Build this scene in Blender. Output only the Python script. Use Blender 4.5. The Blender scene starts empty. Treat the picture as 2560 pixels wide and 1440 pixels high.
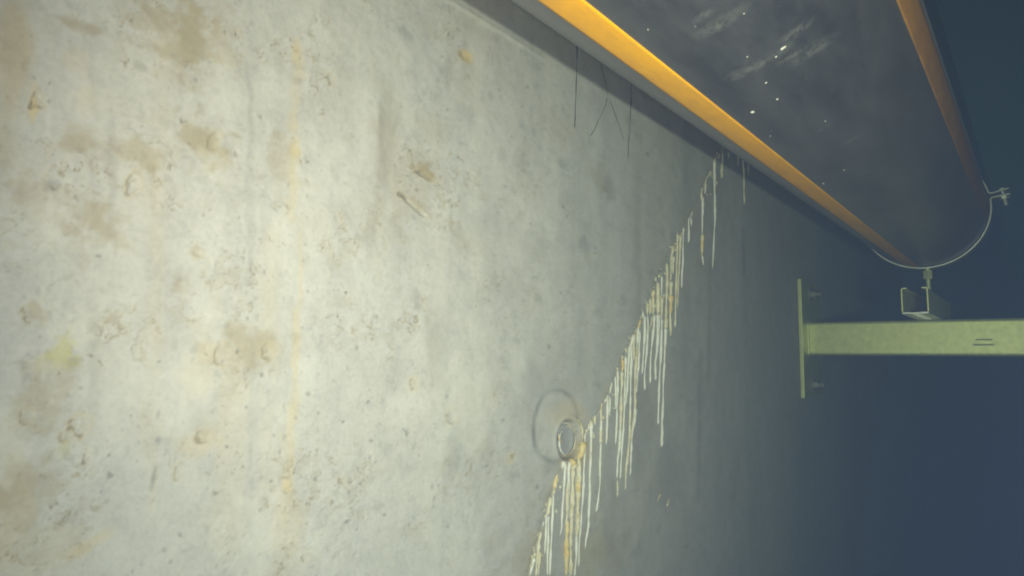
import bpy, bmesh, math, random
import numpy as np
from mathutils import Vector, Matrix

random.seed(7)
rng = np.random.default_rng(7)
SC = bpy.context.scene
COL = SC.collection

# ------------------------------------------------------------------ camera
CAM_F, YAW, PITCH, ROLL = 1653.4, 0.6756, 0.1071, 0.0141      # focal length in pixels of a 2560 px wide frame
fw = Vector((-math.sin(YAW) * math.cos(PITCH), math.cos(YAW) * math.cos(PITCH), math.sin(PITCH)))
rt = Vector((math.cos(YAW), math.sin(YAW), 0))
up = rt.cross(fw)
rt, up = rt * math.cos(ROLL) + up * math.sin(ROLL), up * math.cos(ROLL) - rt * math.sin(ROLL)
cd = bpy.data.cameras.new('camera')
cam = bpy.data.objects.new('camera', cd)
COL.objects.link(cam)
M = Matrix((rt, up, -fw)).transposed().to_4x4()
cam.matrix_world = M
cd.sensor_width = 36.0
cd.lens = 36.0 * CAM_F / 2560.0
cd.clip_start = 0.01
cd.clip_end = 200.0
cd.dof.use_dof = True
cd.dof.focus_distance = 0.8
cd.dof.aperture_fstop = 17.0
SC.camera = cam

# ------------------------------------------------------------------ daylight from above the water
world = bpy.data.worlds.new('World')
SC.world = world
world.use_nodes = True
wn = world.node_tree
wn.nodes.clear()
w_out = wn.nodes.new('ShaderNodeOutputWorld')
w_bg = wn.nodes.new('ShaderNodeBackground')
w_sky = wn.nodes.new('ShaderNodeTexSky')
w_sky.sky_type = 'NISHITA'
w_sky.sun_disc = False
w_sky.sun_elevation = math.radians(22)
w_sky.sun_rotation = math.radians(150)
w_bg.inputs['Strength'].default_value = 0.012
wn.links.new(w_sky.outputs[0], w_bg.inputs[0])
wn.links.new(w_bg.outputs[0], w_out.inputs[0])

# ------------------------------------------------------------------ the two lamps of the diving vehicle, either side of its camera
def vehicle_lamp(name, loc, power, aim, cone=125, col=(1.0, 0.86, 0.665)):
    ld = bpy.data.lights.new(name, 'SPOT')
    ld.energy = power
    ld.spot_size = math.radians(cone)
    ld.spot_blend = 1.0
    ld.shadow_soft_size = 0.006
    ld.color = col
    o = bpy.data.objects.new(name, ld)
    COL.objects.link(o)
    o.location = loc
    o.rotation_euler = (Vector(aim) - Vector(loc)).to_track_quat('-Z', 'Y').to_euler()
    return o
vehicle_lamp('vehicle_lamp_port', (0.0, -0.12, -0.001), 13.4, (-0.38, 0.637, 0.217), 80.6)
vehicle_lamp('vehicle_lamp_starboard', (0.14, 0.112, -0.056), 18.6, (-0.30, 0.53, -0.036), 136, (0.97, 0.95, 0.84))

SC.view_settings.view_transform = 'Standard'
SC.view_settings.look = 'None'
SC.view_settings.gamma = 1.0
SC.view_settings.exposure = 0.0
SC.view_settings.use_curve_mapping = False
SC.cycles.use_denoising = True
SC.cycles.volume_bounces = 1
SC.cycles.max_bounces = 6
SC.cycles.diffuse_bounces = 3
SC.cycles.glossy_bounces = 3
SC.cycles.filter_width = 1.9

# ------------------------------------------------------------------ helpers
PIPE_X, PIPE_Z, PIPE_R = -0.1587, 0.2774, 0.1
CLAMP_Y = 1.405
WALL_X = -0.3808

def tag(o, label=None, cat=None, group=None, kind=None):
    if label: o['label'] = label
    if cat: o['category'] = cat
    if group: o['group'] = group
    if kind: o['kind'] = kind
    return o

def empty(name, loc, label, cat, group=None):
    o = bpy.data.objects.new(name, None)
    COL.objects.link(o)
    o.location = loc
    o.empty_display_size = 0.02
    return tag(o, label, cat, group)

def link(name, me, mat, parent=None, smooth=False):
    me.materials.append(mat)
    if smooth:
        me.polygons.foreach_set('use_smooth', [True] * len(me.polygons))
    o = bpy.data.objects.new(name, me)
    COL.objects.link(o)
    if parent is not None:
        o.parent = parent
        o.matrix_parent_inverse = Matrix.Translation(-parent.location)
    return o

def from_bm(name, bm, mat, parent=None, smooth=False):
    bmesh.ops.recalc_face_normals(bm, faces=bm.faces)
    me = bpy.data.meshes.new(name)
    bm.to_mesh(me)
    bm.free()
    return link(name, me, mat, parent, smooth)

def box(bm, lo, hi, bevel=0.0, seg=2):
    lo, hi = Vector(lo), Vector(hi)
    r = bmesh.ops.create_cube(bm, size=1.0, matrix=Matrix.Translation((lo + hi) / 2) @ Matrix.Diagonal((*(hi - lo), 1)))
    if bevel:
        es = list({e for v in r['verts'] for e in v.link_edges})
        bmesh.ops.bevel(bm, geom=es, offset=bevel, segments=seg, profile=0.5, affect='EDGES')

def cyl(bm, a, b, r, seg=16, r2=None, bevel=0):
    a, b = Vector(a), Vector(b)
    d = b - a
    q = d.to_track_quat('Z', 'Y').to_matrix().to_4x4()
    bmesh.ops.create_cone(bm, cap_ends=True, segments=seg, radius1=r, radius2=r if r2 is None else r2, depth=d.length,
                          matrix=Matrix.Translation((a + b) / 2) @ q)

def ray(px, py):
    return (px - 1280) * rt - (py - 720) * up + CAM_F * fw

def on_wall(px, py):                        # where a sight line meets the wall's plane
    d = ray(px, py)
    t = WALL_X / d.x
    return d.y * t, d.z * t                 # (Y, Z) on the wall

def depth_at(px, py):
    d = ray(px, py)
    return WALL_X / d.x * CAM_F             # metres along the optical axis

# ------------------------------------------------------------------ numpy gradient noise
_P = rng.permutation(256)
_P = np.concatenate([_P, _P, _P])
_G = rng.normal(size=(256, 2)); _G /= np.linalg.norm(_G, axis=1)[:, None]
def perlin(x, y):
    xi = np.floor(x).astype(int); yi = np.floor(y).astype(int)
    xf = x - xi; yf = y - yi
    xi &= 255; yi &= 255
    u = xf * xf * xf * (xf * (xf * 6 - 15) + 10); v = yf * yf * yf * (yf * (yf * 6 - 15) + 10)
    def g(ix, iy, fx, fy):
        h = _G[_P[_P[ix & 255] + (iy & 255)]]
        return h[..., 0] * fx + h[..., 1] * fy
    a = g(xi, yi, xf, yf); b = g(xi + 1, yi, xf - 1, yf)
    c = g(xi, yi + 1, xf, yf - 1); d = g(xi + 1, yi + 1, xf - 1, yf - 1)
    return (a + u * (b - a)) * (1 - v) + (c + u * (d - c)) * v
def fbm(x, y, oct=4, gain=0.5):
    s = 0; a = 1.0
    for k in range(oct):
        s = s + a * perlin(x * 2 ** k + 17.3 * k, y * 2 ** k - 9.1 * k); a *= gain
    return s
def sstep(a, b, x):
    t = np.clip((x - a) / (b - a), 0, 1)
    return t * t * (3 - 2 * t)

# ------------------------------------------------------------------ node helpers
def mat(name):
    m = bpy.data.materials.new(name)
    m.use_nodes = True
    nt = m.node_tree
    b = nt.nodes['Principled BSDF']
    return m, nt, b

def nnoise(nt, scale, detail=6, rough=0.6, coord=None, dist=0.0):
    n = nt.nodes.new('ShaderNodeTexNoise')
    n.inputs['Scale'].default_value = scale
    n.inputs['Detail'].default_value = detail
    n.inputs['Roughness'].default_value = rough
    n.inputs['Distortion'].default_value = dist
    if coord is not None: nt.links.new(coord, n.inputs['Vector'])
    return n

def ramp(nt, src, stops):
    r = nt.nodes.new('ShaderNodeValToRGB')
    while len(r.color_ramp.elements) < len(stops): r.color_ramp.elements.new(0.5)
    for e, (p, c) in zip(r.color_ramp.elements, stops):
        e.position = p
        e.color = (*c, 1) if len(c) == 3 else c
    nt.links.new(src, r.inputs[0])
    return r

def mix(nt, fac, a, b, mode='MIX'):
    m = nt.nodes.new('ShaderNodeMix')
    m.data_type = 'RGBA'; m.blend_type = mode
    def put(sock, v):
        if isinstance(v, (int, float)): sock.default_value = v
        elif isinstance(v, tuple): sock.default_value = (*v, 1)
        else: nt.links.new(v, sock)
    put(m.inputs[0], fac); put(m.inputs[6], a); put(m.inputs[7], b)
    return m.outputs[2]

def objco(nt, scale=(1, 1, 1)):
    t = nt.nodes.new('ShaderNodeTexCoord')
    mp = nt.nodes.new('ShaderNodeMapping')
    mp.inputs['Scale'].default_value = scale
    nt.links.new(t.outputs['Object'], mp.inputs[0])
    return mp.outputs[0]

def bump(nt, b, h, strength, dist):
    n = nt.nodes.new('ShaderNodeBump')
    n.inputs['Strength'].default_value = strength
    n.inputs['Distance'].default_value = dist
    nt.links.new(h, n.inputs['Height'])
    nt.links.new(n.outputs[0], b.inputs['Normal'])

def simple_mat(name, base, var, rough, scale=60, metal=0.0, bstr=0.2, bdist=0.0005):
    m, nt, b = mat(name)
    co = objco(nt)
    n = nnoise(nt, scale, 8, 0.65, co)
    r = ramp(nt, n.outputs[0], [(0.3, var), (0.7, base)])
    nt.links.new(r.outputs[0], b.inputs['Base Color'])
    b.inputs['Roughness'].default_value = rough
    b.inputs['Metallic'].default_value = metal
    n2 = nnoise(nt, scale * 4, 6, 0.6, co)
    bump(nt, b, n2.outputs[0], bstr, bdist)
    return m

# concrete: five painted masks carry wear and hollow shade with a shape of their own, noise carries the rest
def concrete_mat():
    m, nt, b = mat('wet_concrete')
    co = objco(nt)
    co_v = objco(nt, (1, 1, 0.22))
    n1 = nnoise(nt, 9, 8, 0.62, co)
    n2 = nnoise(nt, 55, 8, 0.65, co)
    n3 = nnoise(nt, 320, 4, 0.7, co)
    nv = nnoise(nt, 26, 5, 0.55, co_v)
    c = ramp(nt, n1.outputs[0], [(0.32, (0.42, 0.413, 0.40)), (0.68, (0.46, 0.452, 0.44))]).outputs[0]
    m2 = ramp(nt, n2.outputs[0], [(0.38, (0.80, 0.80, 0.79)), (0.56, (1.03, 1.03, 1.0))]).outputs[0]
    c = mix(nt, 0.38, c, m2, 'MULTIPLY')
    m3 = ramp(nt, n3.outputs[0], [(0.38, (0.86, 0.86, 0.86)), (0.55, (1.02, 1.02, 1.02))]).outputs[0]
    c = mix(nt, 0.6, c, m3, 'MULTIPLY')
    mv = ramp(nt, nv.outputs[0], [(0.40, (0.90, 0.91, 0.92)), (0.60, (1.03, 1.03, 1.0))]).outputs[0]
    c = mix(nt, 0.3, c, mv, 'MULTIPLY')
    n5 = nnoise(nt, 240, 3, .6, co); n6 = nnoise(nt, 14, 4, .6, co)
    sp = ramp(nt, n5.outputs[0], [(.62, (0, 0, 0)), (.72, (1, 1, 1))]).outputs[0]
    sq = ramp(nt, n6.outputs[0], [(.42, (0, 0, 0)), (.66, (.8, .8, .8))]).outputs[0]
    c = mix(nt, mix(nt, 1.0, sp, sq, 'MULTIPLY'), c, (.19, .165, .11))      # fine brown speckle in places
    def att(n):
        a = nt.nodes.new('ShaderNodeAttribute'); a.attribute_name = n
        return a
    tint = att('stain'); wear = att('wear')
    s = nt.nodes.new('ShaderNodeSeparateColor'); nt.links.new(tint.outputs['Color'], s.inputs[0])
    s2 = nt.nodes.new('ShaderNodeSeparateColor'); nt.links.new(wear.outputs['Color'], s2.inputs[0])
    c = mix(nt, s.outputs[0], c, (0.52, 0.40, 0.17))         # ochre runs
    c = mix(nt, s.outputs[1], c, (0.29, 0.235, 0.13))        # brown film
    c = mix(nt, s.outputs[2], c, (0.12, 0.125, 0.12))        # dark film, hollows and their painted edge shade
    c = mix(nt, s2.outputs[0], c, (0.40, 0.38, 0.13))        # yellow-green patch
    c = mix(nt, s2.outputs[1], c, (0.62, 0.61, 0.56))        # laitance
    nt.links.new(c, b.inputs['Base Color'])
    b.inputs['Roughness'].default_value = 0.85
    b.inputs['Specular IOR Level'].default_value = 0.15
    bump(nt, b, n3.outputs[0], 0.35, 0.0006)
    return m
M_CONC = concrete_mat()

# ------------------------------------------------------------------ the wall: one relief mesh, finest where it is seen closest
yf = [0.045]
while yf[-1] < 1.75:
    y = yf[-1]
    yf.append(y + 0.00072 * (y * y + 0.30 ** 2) / 0.30 ** 2 * 0.92)
Yn = np.concatenate([np.linspace(-1.6, 0.02, 24), yf, np.geomspace(1.85, 24.0, 22)])
zn = np.concatenate([-0.16 - np.cumsum(np.linspace(0.0011, 0.0026, 130))[::-1], np.arange(-0.16, 0.16, 0.00085),
                     0.16 + np.cumsum(np.linspace(0.0011, 0.0026, 130))])
Zn = np.concatenate([np.linspace(-2.3, zn[0] - 0.04, 16), zn, np.geomspace(zn[-1] + 0.03, 2.15, 10)])
YY, ZZ = np.meshgrid(Yn, Zn, indexing='ij')
H = np.zeros_like(YY)
ochre = np.zeros_like(H); brown = np.zeros_like(H); dark = np.zeros_like(H); green = np.zeros_like(H); pale = np.zeros_like(H)
wy = YY + 0.004 * fbm(YY * 55, ZZ * 55, 3); wz = ZZ + 0.004 * fbm(YY * 55 + 40, ZZ * 55 + 9, 3)
H += 0.0022 * fbm(YY * 4, ZZ * 4, 3) + 0.0007 * fbm(YY * 24, ZZ * 24, 4) + 0.00022 * fbm(YY * 130, ZZ * 130, 3)

def win(y, z, ry, rz):                       # the part of the grid a feature touches
    i0, i1 = np.searchsorted(Yn, [y - ry, y + ry]); j0, j1 = np.searchsorted(Zn, [z - rz, z + rz])
    return slice(max(i0, 0), i1), slice(max(j0, 0), j1)

def blob(arr, px, py, wpx, hpx, amt, rot=0.0, soft=0.5, ragged=0.5, op='max'):
    """irregular patch centred where the sight line meets the wall; width and height as seen"""
    y0, z0 = on_wall(px, py); y1, _ = on_wall(px + wpx / 2, py); ya, _ = on_wall(px - wpx / 2, py); _, z1 = on_wall(px, py - hpx / 2)
    ry = max((y1 - ya) / 2, 5e-4); rz = max(abs(z1 - z0), 5e-4); R = max(ry, rz) * 2.4
    s = win(y0, z0, R, R)
    dy = YY[s] - y0; dz = ZZ[s] - z0
    c_, s_ = math.cos(rot), math.sin(rot)
    u = (dy * c_ + dz * s_) / ry; v = (-dy * s_ + dz * c_) / rz
    q = 1.3 / max(ry, rz) 
    d = np.sqrt(u * u + v * v) + ragged * fbm(YY[s] * q + px, ZZ[s] * q + py, 4, 0.6)
    mk = 1 - sstep(1 - soft, 1 + soft, d)
    if op == 'max': arr[s] = np.maximum(arr[s], amt * mk)
    else: arr[s] += amt * mk
    return s, u, v, d

def streak(arr, x, y0, y1, w, amt, lean=0.0, broken=0.5):
    """vertical run of stain on the wall from pixel row y0 to y1"""
    ya, za = on_wall(x, y0); yb, zb = on_wall(x + lean, y1)
    e1, _ = on_wall(x + w / 2, (y0 + y1) / 2); e0, _ = on_wall(x - w / 2, (y0 + y1) / 2)
    hw = (e1 - e0) / 2
    s = win((ya + yb) / 2, (za + zb) / 2, hw * 4 + abs(ya - yb), abs(za - zb) / 2 + 0.02)
    t = (ZZ[s] - za) / (zb - za)
    cy = ya + (yb - ya) * t
    d = np.abs(wy[s] - cy) / (hw * (1 + 0.5 * fbm(YY[s] * 3, ZZ[s] * 30, 3)))
    m_ = (1 - sstep(0.2, 1.3, d)) * sstep(-0.05, 0.05, t) * (1 - sstep(0.93, 1.05, t))
    m_ = m_ * np.clip(1 - broken + broken * (1.0 + 2.0 * fbm(YY[s] * 20, ZZ[s] * 14 + x, 3)), 0, 1)
    arr[s] = np.maximum(arr[s], amt * m_)

# ochre runs and patches
for a in ((748, 100, 330, 30, .36, -18), (738, 340, 560, 26, .36, -8), (752, 560, 900, 20, .22, -8), (742, 770, 1000, 22, .34, -6),
          (735, 960, 1320, 28, .34, -16), (716, 1080, 1400, 46, .22, -10), (405, 100, 1200, 60, .10, -30), (600, 800, 1400, 90, .12, -30),
          (390, 350, 1300, 26, .14, -10), (1090, 250, 1000, 26, .05, -6), (560, 900, 1300, 40, .14, -10), (680, 560, 1300, 60, .10, -12)):
    streak(ochre, *a)
for a in ((1165, 140, 34, 34, .75, .4), (738, 378, 26, 46, .6, 0), (742, 130, 22, 60, .5, 0), (84, 260, 24, 80, .6, 0), (718, 1215, 22, 40, .6, 0),
          (1280, 1145, 22, 30, .35, 0), (30, 120, 90, 300, .28, 0), (25, 1250, 110, 330, .25, 0), (230, 1360, 120, 34, .32, .5), (100, 1380, 260, 120, .14, 0),
          (520, 880, 60, 60, .3, 0), (670, 870, 60, 50, .2, 0), (515, 1090, 50, 34, .22, 0), (500, 1110, 120, 60, .22, 0),
          (540, 1090, 160, 80, .12, 0), (1040, 960, 26, 50, .15, 0), (1420, 1040, 90, 60, .35, 0),
          (1445, 1130, 60, 70, .5, 0), (490, 940, 90, 120, .14, 0), (720, 1320, 80, 160, .2, 0), (220, 250, 50, 60, .2, 0), (190, 150, 70, 60, .16, 0)):
    blob(ochre, *a)
# brown films
for a in ((470, 80, 190, 150, .52, .2), (380, 60, 120, 60, .34, 0), (180, 55, 160, 30, .4, 0), (20, 250, 90, 700, .30, 0), (300, 380, 210, 60, .45, 0),
          (370, 400, 70, 60, .5, 0), (510, 350, 130, 90, .5, -.4), (240, 560, 170, 90, .42, 0), (60, 480, 100, 90, .35, 0), (1065, 430, 70, 34, .62, -.3),
          (1000, 430, 120, 220, .22, 0), (970, 360, 60, 220, .26, 0), (1040, 510, 90, 26, .35, -.35), (90, 1000, 150, 140, .35, 0), (60, 1230, 130, 160, .36, 0),
          (620, 860, 150, 90, .34, 0), (280, 800, 40, 40, .38, 0), (700, 400, 60, 110, .3, 0), (940, 540, 60, 120, .24, 0), (1080, 330, 90, 60, .12, 0), (560, 100, 80, 120, .28, 0),
          (450, 170, 110, 70, .3, 0), (1185, 90, 120, 120, .12, 0), (450, 710, 34, 44, .3, 0), (490, 630, 30, 34, .4, 0), (130, 920, 120, 60, .2, 0), (1500, 450, 50, 60, .2, 0),
          (1170, 210, 90, 120, .14, 0), (700, 1440, 300, 60, .12, 0), (1350, 1400, 100, 200, .2, 0), (1500, 1380, 120, 200, .26, 0), (90, 780, 60, 60, .3, 0)):
    a = (a[0], a[1], a[2], a[3], min(.8, a[4] * 1.3), a[5]); blob(brown, *a, .65, 1.25)
# dark grey films
for a in ((1090, 850, 50, 120, .28, 0), (1100, 940, 40, 90, .16, 0), (1140, 1130, 44, 130, .30, 0), (965, 330, 34, 300, .15, 0), (925, 580, 26, 120, .2, 0),
          (1525, 475, 30, 60, .32, 0), (1410, 410, 30, 30, .25, 0), (1010, 85, 40, 40, .3, 0), (980, 210, 60, 60, .15, 0), (1460, 610, 30, 40, .3, 0),
          (1420, 500, 34, 50, .14, 0), (1000, 300, 30, 80, .14, 0), (1300, 410, 40, 50, .22, 0), (1160, 290, 60, 50, .12, 0), (1120, 180, 20, 90, .22, 0),
          (1040, 750, 24, 50, .25, 0), (1220, 560, 80, 80, .12, 0), (1240, 720, 90, 90, .10, 0), (1340, 620, 80, 60, .12, 0), (1380, 980, 160, 150, .14, 0),
          (1520, 1260, 40, 220, .2, 0), (1600, 1050, 60, 240, .25, 0), (1670, 1180, 50, 160, .18, 0), (1440, 900, 160, 120, .10, 0), (1180, 1150, 90, 160, .12, 0),
          (180, 905, 30, 26, .35, 0), (130, 465, 40, 30, .4, 0), (350, 165, 40, 24, .3, -.4), (640, 790, 16, 20, .3, 0), (385, 1190, 14, 60, .5, -.1), (272, 1188, 12, 18, .5, 0),
          (245, 640, 16, 8, .6, 0), (395, 1035, 10, 24, .45, 0), (395, 1100, 14, 16, .45, 0), (770, 985, 14, 10, .6, 0), (435, 140, 20, 14, .25, 0), (750, 200, 12, 12, .3, 0)):
    blob(dark, *a)
streak(dark, 1752, 880, 1250, 12, .30, -6, .5); streak(dark, 1860, 575, 690, 9, .28, 0, .4); streak(brown, 1775, 640, 960, 8, .3, -4, .6)
for k in range(340):                          # small cloudy spots, denser towards the middle of the wall
    px = random.uniform(900, 1750); py = random.uniform(80, 1400)
    blob(dark, px, py, random.uniform(5, 26), random.uniform(5, 30), random.uniform(.06, .24), 0, .6, 1.0)
for k in range(60):
    blob(brown, random.uniform(0, 1500), random.uniform(0, 1440), random.uniform(20, 90), random.uniform(20, 80), random.uniform(.06, .2), 0, .8, 1.0)
for k in range(40):
    blob(pale, random.uniform(0, 1300), random.uniform(0, 1440), random.uniform(40, 160), random.uniform(60, 260), random.uniform(.1, .35), 0, .8, 1.0)
for k in range(26):
    streak(pale if k % 3 else dark, random.uniform(50, 1900), random.uniform(0, 400), random.uniform(700, 1440), random.uniform(14, 46), random.uniform(.06, .2), -6, .8)
blob(green, 148, 878, 54, 86, .62, -.35, .6, 1.0); blob(green, 175, 905, 50, 40, .4, 0, .5, 1.0); blob(green, 290, 830, 40, 80, .0, 0)
blob(green, 160, 1120, 34, 50, .28, 0); blob(green, 1480, 1395, 60, 90, .12, 0)

# hollows and chips: (x, y, w, h, depth mm, rim mm, rotation, floor tint)
def hollow(px, py, w, h, dmm, rim=0.0, rot=0.0, tint=.3, ragged=.6):
    y0, z0 = on_wall(px, py); y1, _ = on_wall(px + w / 2, py); ya, _ = on_wall(px - w / 2, py); _, z1 = on_wall(px, py - h / 2)
    ry = max((y1 - ya) / 2, 4e-4); rz = max(abs(z1 - z0), 4e-4); R = max(ry, rz) * 2.2
    s = win(y0, z0, R, R)
    if YY[s].size == 0: return
    dy = YY[s] - y0; dz = ZZ[s] - z0
    c_, s_ = math.cos(rot), math.sin(rot)
    u = (dy * c_ + dz * s_) / ry; v = (-dy * s_ + dz * c_) / rz
    q = 0.9 / max(ry, rz)
    d = np.sqrt(u * u + v * v) + ragged * fbm(YY[s] * q + px, ZZ[s] * q + py, 3, 0.6)
    H[s] -= dmm * (.30 if w > 14 else .8) * 1e-3 * (1 - sstep(0.62, 1.0, d))
    H[s] += (.1 if w > 14 else .4) * rim * 1e-3 * np.exp(-((d - 1.1) / 0.22) ** 2)
    if w > 14:                                # brown outline and crescent shade painted along one edge of the flake
        arc = sstep(-.2, .8, -u * .8 - v * .5 + .6 * perlin(YY[s] * q * 2, ZZ[s] * q * 2))
        brown[s] = np.maximum(brown[s], .85 * np.exp(-((d - .98) / .20) ** 2) * arc)
        dark[s] = np.maximum(dark[s], min(.7, .1 + tint * 2.4) * np.exp(-((d - .98) / .13) ** 2) * sstep(-.2, .8, -u * .8 - v * .5 + .5 * perlin(YY[s] * q * 2, ZZ[s] * q * 2)))
        brown[s] = np.maximum(brown[s], (.16 + .5 * perlin(YY[s] * q * 3, ZZ[s] * q * 3)) * (1 - sstep(.6, 1.15, d))); ochre[s] = np.maximum(ochre[s], .26 * np.exp(-((d - 1.2) / .22) ** 2))
    else: dark[s] = np.maximum(dark[s], tint * 1.4 * (1 - sstep(0.4, 1.05, d)))

for a in ((332, 462, 34, 58, 2.6, .5, -.35, .12), (90, 250, 26, 46, 2.2, .4, -.3, .25), (105, 262, 22, 20, 1.6, .3, 0, .2), (72, 782, 32, 38, 1.3, .5, 0, .15),
          (555, 888, 42, 50, 1.6, .8, -.2, .06), (668, 878, 30, 42, 1.5, .8, .2, .05), (512, 1090, 44, 32, 1.6, .6, 0, .1), (200, 1062, 50, 46, 2.0, .5, 0, .12),
          (66, 1040, 34, 44, 1.4, .4, 0, .12), (165, 1090, 34, 30, 1.4, .4, 0, .15), (535, 350, 22, 52, 1.6, .5, -.5, .1), (592, 385, 14, 16, 1.2, .3, 0, .25),
          (598, 88, 18, 14, 1.4, .3, 0, .4), (826, 196, 16, 26, 1.0, .3, 0, .15), (142, 470, 26, 16, 1.6, .3, 0, .3), (490, 632, 20, 20, 1.1, .4, 0, .12),
          (1035, 516, 66, 16, 3.0, .5, -.38, .35), (1066, 440, 44, 18, 1.6, .2, -.2, .3), (1130, 1043, 26, 34, 1.6, .4, 0, .22), (1036, 958, 22, 30, 1.0, .3, 0, .1),
          (1165, 142, 30, 24, 1.4, .3, 0, .1), (766, 1392, 24, 22, 1.6, .4, 0, .4), (872, 1306, 14, 14, 1.5, .4, 0, .4), (703, 1130, 10, 18, 1.4, .3, 0, .35),
          (774, 984, 14, 8, 1.2, .2, 0, .5), (855, 1200, 18, 16, 1.0, .3, 0, .25), (532, 1028, 10, 10, .9, .2, 0, .2), (390, 1190, 12, 34, 1.4, .3, -.1, .35),
          (215, 1145, 16, 34, 1.2, .4, 0, .25), (155, 930, 18, 14, 1.4, .3, 0, .35), (720, 1225, 18, 18, 1.2, .3, 0, .1), (1090, 1248, 12, 18, 1.0, .3, 0, .25),
          (414, 1378, 14, 14, 1.0, .2, 0, .35), (584, 1185, 9, 9, .9, .3, 0, .2), (670, 1255, 10, 8, .9, .2, 0, .35), (280, 1190, 10, 14, 1.0, .2, 0, .4),
          (445, 1180, 22, 34, .6, .3, 0, .12), (1260, 1050, 10, 12, .8, .2, 0, .3), (1285, 1140, 12, 18, .9, .2, 0, .3), (1620, 385, 12, 12, .8, .2, 0, .3), (425, 492, 8, 8, 1.0, .1, 0, .5)):
    hollow(*a)
for k in range(430):                           # bug holes left by air bubbles
    if k < 280: px = random.gauss(760, 230); py = random.gauss(1150, 230)
    else: px = random.uniform(20, 1500); py = random.uniform(20, 1430)
    w = random.choice((4, 5, 5, 6, 7, 9, 12))
    hollow(px, py, w, w * random.uniform(.7, 1.5), random.uniform(.3, .9), random.uniform(0, .12), random.uniform(-.4, .4), random.uniform(.1, .45), .35)

# flaking skin: thin dirty outlines of lifted laitance, in patches and mostly on the left
fl = fbm(wy * 95 + 3, wz * 95, 3, .55); reg = sstep(.05, .35, fbm(YY * 17 + 8, ZZ * 17 + 5, 3)) * (1 - sstep(.35, .8, YY))
brown = np.maximum(brown, .80 * reg * np.exp(-((fl - .12) / .045) ** 2) * sstep(-.2, .15, perlin(YY * 60, ZZ * 60)))
brown = np.maximum(brown, .17 * reg * sstep(.10, .16, fl))
fl2 = fbm(wy * 210 + 33, wz * 210, 3, .55); reg2 = sstep(.0, .3, fbm(YY * 23 + 80, ZZ * 23 + 51, 3)) * (1 - sstep(.5, .95, YY))
dark = np.maximum(dark, .17 * reg2 * sstep(.24, .32, fl2)); dark = np.maximum(dark, .45 * reg * np.exp(-((fl - .12) / .022) ** 2) * sstep(-.1, .2, perlin(YY * 90, ZZ * 90)))
H -= .00018 * reg * sstep(.10, .14, fl)

# form-board edges: slight vertical steps in the cast face
for px, y_a, y_b, amt in ((1128, 500, 1440, .5), (952, 200, 620, .7), (392, 280, 1100, .35), (455, 60, 420, .3), (1850, 400, 1440, .5)):
    ya, za = on_wall(px, y_a); _, zb = on_wall(px, y_b)
    off = ya + 0.002 * perlin(ZZ * 9 + px, ZZ * 0 + 1.3)
    m_ = sstep(-0.004, 0.004, YY - off) * (1 - sstep(0.004, 0.07, YY - off)) * (1 - sstep(za - 0.02, za + 0.01, ZZ)) * sstep(zb - 0.02, zb + 0.02, ZZ)
    H -= .6 * amt * 1e-3 * m_; pale = np.maximum(pale, .15 * sstep(-.0015, .0015, off - YY) * (1 - sstep(.01, .035, off - YY)) * (1 - sstep(za - 0.02, za + 0.01, ZZ)) * sstep(zb - 0.02, zb + 0.02, ZZ))
# horizontal pour line just at the shadow's upper end, a lip of laitance
zl = on_wall(1250, 78)[1]; yl = on_wall(1250, 78)[0]
lipz = zl + 0.0015 * perlin(YY * 30, YY * 0 + 4.4)
fade_l = (1 - sstep(yl + 0.02, yl + 0.10, YY)) * sstep(0.04, 0.2, YY)
H += 0.0016 * np.exp(-((ZZ - lipz) / 0.0016) ** 2) * fade_l

# form-tie mark: shallow disc of the tie's cone and its plugged bore
def wall_ell(px, py, w, h):
    y0, z0 = on_wall(px, py); y1, _ = on_wall(px + w / 2, py); ya, _ = on_wall(px - w / 2, py); _, z1 = on_wall(px, py - h / 2)
    return (y1 + ya) / 2, z0, (y1 - ya) / 2, abs(z1 - z0)
y0, z0, ry, rz = wall_ell(1393, 1064, 112, 178)
d = np.sqrt(((YY - y0) / ry) ** 2 + ((ZZ - z0) / rz) ** 2) + 0.035 * perlin(YY * 40, ZZ * 40)
H -= 0.0010 * np.exp(-((d - 1) / 0.085) ** 2); H -= 0.0005 * (1 - sstep(.9, 1, d))
dark = np.maximum(dark, 0.48 * np.exp(-((d - 1 + .03 * perlin(YY * 70, ZZ * 70)) / (0.09 + .08 * perlin(YY * 33, ZZ * 33))) ** 2) * (.8 + .8 * perlin(YY * 50 + 5, ZZ * 50))); pale = np.maximum(pale, 0.15 * (1 - sstep(.85, .98, d)))
TY, TZ, TRy, TRz = wall_ell(1424, 1100, 52, 92)
d = np.sqrt(((YY - TY) / TRy) ** 2 + ((ZZ - TZ) / TRz) ** 2) + 0.05 * perlin(YY * 90, ZZ * 90)
H -= 0.0065 * (1 - sstep(.93, 1.12, d)); H += 0.0012 * np.exp(-((d - 1.28) / 0.13) ** 2)
dark = np.maximum(dark, 0.55 * np.exp(-((d - 1.02) / .1) ** 2))
ochre = np.maximum(ochre, .55 * np.exp(-((d - 1.35) / .2) ** 2) * sstep(-.4, .5, (YY - TY) / TRy - (ZZ - TZ) / TRz))

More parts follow.
